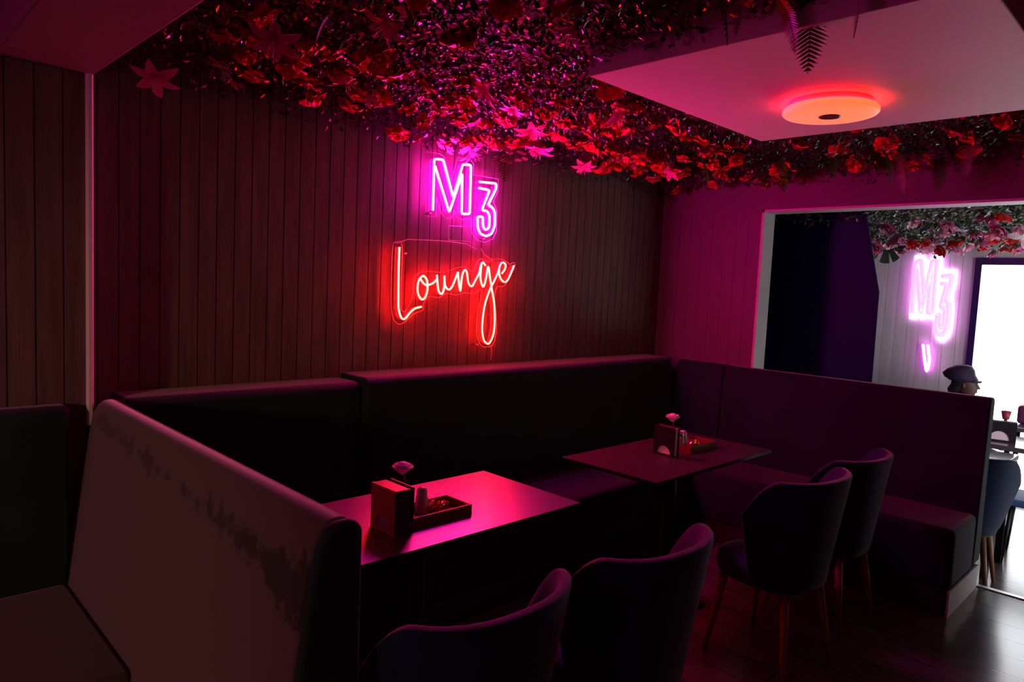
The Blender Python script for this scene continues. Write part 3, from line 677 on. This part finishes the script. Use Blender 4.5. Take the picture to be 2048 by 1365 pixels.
# ---------------------------------------------------------------- far room furniture
def far_table(x0, x1, y0, y1, z, label):
    t = thing('cafe_table', label, 'table', ((x0 + x1) / 2, (y0 + y1) / 2, -.15)); a, b = (x1 - x0) / 2, (y1 - y0) / 2; z += .15
    box('tabletop', (-a, a, -b, b, z - .035, z), pmat('far_table_laminate', (.10, .09, .095), .12, spec=1.0), t, bevel=.003)
    for sx in (-1, 1):
        for sy in (-1, 1): box('leg', (sx * (a - .05) - .02, sx * (a - .05) + .02, sy * (b - .05) - .02, sy * (b - .05) + .02, 0, z - .036), METAL, t)
    return t
far_table(5.22, 5.70, .905, 1.60, .6, 'small glossy table just beyond the opening, white with window glare')
far_table(5.96, 6.5, .45, 1.30, .6, 'glossy table by the window behind the small one, carrying a dark holder')
far_table(6.98, 7.45, .5, 1.25, .6, 'dark table closest to the far window')
LB = pmat('light_blue_seat', (.06, .15, .36), .55, var=.2)
h0 = napkin_holder('dark napkin holder on the glossy table by the far window', (6.12, 1.10, .6), .25, .20, .15, .05, BLACK)
tg = thing('tumbler', 'small red tumbler seen above the dark holder on the far table', 'cup', (6.36, 1.115, .6))
lathe('foot', [(.028, 0), (.028, .004), (.006, .01), (.006, .10), (.012, .135)], BLACK, tg)
lathe('bowl', [(.018, .136), (.022, .14), (.034, .20), (.031, .20), (.019, .143)], pmat('red_cup', (.35, .04, .06), .4), tg)
def stool(label, loc, rz, vel):
    t = thing('cafe_stool', label, 'stool', loc, rz)
    box('cushion', (-.19, .19, -.19, .19, .40, .45), vel, t, bevel=.015, seg=3)
    for sx in (-1, 1):
        for sy in (-1, 1): tube('leg', [(sx * .15, sy * .15, .40), (sx * .18, sy * .18, 0)], .013, METAL, t)
    return t
stool('blue cushioned stool partly under the small glossy table beyond the opening', (5.86, .78, -.15), .1, LB)
stool('blue cushioned stool farther in, between the two glossy tables', (6.62, .25, -.15), .2, LB)
stool('stool the seated person sits on by the far window', (6.86, 1.62, -.15), 0, LB)
dup(c0, (5.0, 1.06, -.15), -PI / 2 + .1, 'dark velvet tub chair turned away just past the bench end in the far room')
box_ = box('plum_box', (-.10, .10, -.05, .05, 0, .16), pmat('plum_fabric', (.16, .02, .10), .6), bevel=.03, seg=4); box_.location = (7.30, 1.14, .602)
tag(box_, 'plum rounded box standing on the dark table at the far window', 'box')

# ---------------------------------------------------------------- person in the far room
SKIN = pmat('skin', (.12, .06, .05), .5); DARK = pmat('dark_jacket', (.02, .015, .035), .7); CAPM = pmat('dark_knit_cap', (.03, .012, .05), .7, bump=.3, bscale=90); HAIR = pmat('dark_hair', (.01, .008, .01), .6)
pe = thing('person', 'person in a dark jacket and peaked cap seated by the far window', 'person', (6.86, 1.61, -.125), PI)
# local frame: facing +y, seat 0.45
def skin(name, verts, edges, radii, mat, parent, root=0, sub=2):
    me = bpy.data.meshes.new(name); me.from_pydata(verts, edges, []); me.materials.append(mat)
    o = bpy.data.objects.new(name, me); C.objects.link(o); o.parent = parent
    s = o.modifiers.new('skin', 'SKIN'); s.use_smooth_shade = True
    for i, r_ in enumerate(radii): me.skin_vertices[0].data[i].radius = r_ if isinstance(r_, tuple) else (r_, r_)
    for d in me.skin_vertices[0].data: d.use_root = False
    me.skin_vertices[0].data[root].use_root = True
    o.modifiers.new('sub', 'SUBSURF').levels = sub; o.modifiers['sub'].render_levels = sub
    return o
bv = [(0, 0, .55), (0, .02, .70), (0, .04, .86), (0, .06, .97), (0, .09, 1.05), (0, .11, 1.10),
      (.16, .05, .93), (.22, .10, .72), (.17, .33, .66), (-.16, .05, .93), (-.22, .10, .72), (-.17, .33, .66),
      (.10, .03, .55), (.13, .42, .53), (.13, .45, .10), (.13, .56, .045), (-.10, .03, .55), (-.13, .42, .53), (-.13, .40, .10), (-.13, .51, .045)]
be = [(0, 1), (1, 2), (2, 3), (3, 4), (4, 5), (3, 6), (6, 7), (7, 8), (3, 9), (9, 10), (10, 11), (0, 12), (12, 13), (13, 14), (14, 15), (0, 16), (16, 17), (17, 18), (18, 19)]
br_ = [(.15, .11), (.14, .10), (.15, .10), (.09, .07), .05, .045, .06, .045, .033, .06, .045, .033, .085, .065, .045, .035, .085, .065, .045, .035]
skin('body', bv, be, br_, DARK, pe)
pe.scale = (.88, .88, .88)
for s_ in (-1, 1):   # hands resting on the table edge: palm and five fingers
    hv = [(s_ * .17, .33, .66), (s_ * .165, .40, .655)]; he = [(0, 1)]; hr = [.026, (.034, .018)]
    for k in range(4):
        b = len(hv); x = s_ * (.140 + k * .018); L_ = (.055, .066, .07, .06)[k]
        hv += [(x, .43, .655), (x, .43 + L_ * .5, .655), (x, .43 + L_, .640)]; he += [(1, b), (b, b + 1), (b + 1, b + 2)]; hr += [.010, .009, .008]
    b = len(hv); hv += [(s_ * .13, .40, .655), (s_ * .115, .43, .65)]; he += [(1, b), (b, b + 1)]; hr += [.011, .009]
    skin('hand', hv, he, hr, SKIN, pe, root=1, sub=1)
def blob(name, prof, mat, parent, sub=None):
    # stacked elliptical rings (cx, cy, rx, ry, z)
    n = 20; V = []
    for cx, cy, rx, ry, z in prof:
        for k in range(n): a = 2 * PI * k / n; V.append((cx + rx * math.cos(a), cy + ry * math.sin(a), z))
    F = [(j * n + k, j * n + (k + 1) % n, (j + 1) * n + (k + 1) % n, (j + 1) * n + k) for j in range(len(prof) - 1) for k in range(n)] + [tuple(range(n)), tuple((len(prof) - 1) * n + k for k in range(n))]
    return new(name, V, F, mat, parent, smooth=True)
hz = 1.08
hd = blob('head', [(0, .12, .03, .04, hz - .01), (0, .145, .045, .055, hz + .01), (0, .14, .06, .08, hz + .05), (0, .13, .07, .092, hz + .10), (0, .125, .072, .095, hz + .14), (0, .12, .06, .08, hz + .19), (0, .12, .02, .03, hz + .215)], SKIN, pe)
new('nose', [(-.012, .222, hz + .07), (.012, .222, hz + .07), (0, .246, hz + .075), (0, .222, hz + .115)], [(0, 1, 2), (1, 3, 2), (0, 2, 3), (0, 3, 1)], SKIN, hd)
for s_ in (-1, 1):
    lathe('eye', [(.002, -.008), (.008, -.004), (.008, .004), (.002, .008)], BLACK, hd, s_ * .028, .212, 10).location = (0, 0, hz + .108)
    lathe('ear', [(.004, -.028), (.012, -.015), (.014, .01), (.006, .028)], SKIN, hd, s_ * .074, .12, 10).location = (0, 0, hz + .10)
box('mouth', (-.02, .02, .21, .225, hz + .035, hz + .043), pmat('lips', (.3, .08, .08), .5), hd, bevel=.003)
blob('hair', [(0, .02, .05, .04, hz + .0), (0, .04, .07, .07, hz + .05), (0, .08, .079, .085, hz + .10), (0, .09, .08, .09, hz + .15)], HAIR, pe)
cp = blob('cap', [(0, .10, .088, .118, hz + .135), (0, .075, .10, .142, hz + .165), (0, .055, .098, .14, hz + .20), (0, .07, .085, .115, hz + .245), (0, .09, .05, .07, hz + .282), (0, .10, .012, .015, hz + .293)], CAPM, pe)
prism('peak', [(-.07, .19), (.07, .19), (.06, .225), (.03, .245), (-.03, .245), (-.06, .225)], 'z', hz + .133, hz + .150, CAPM, cp, bevel=.002)
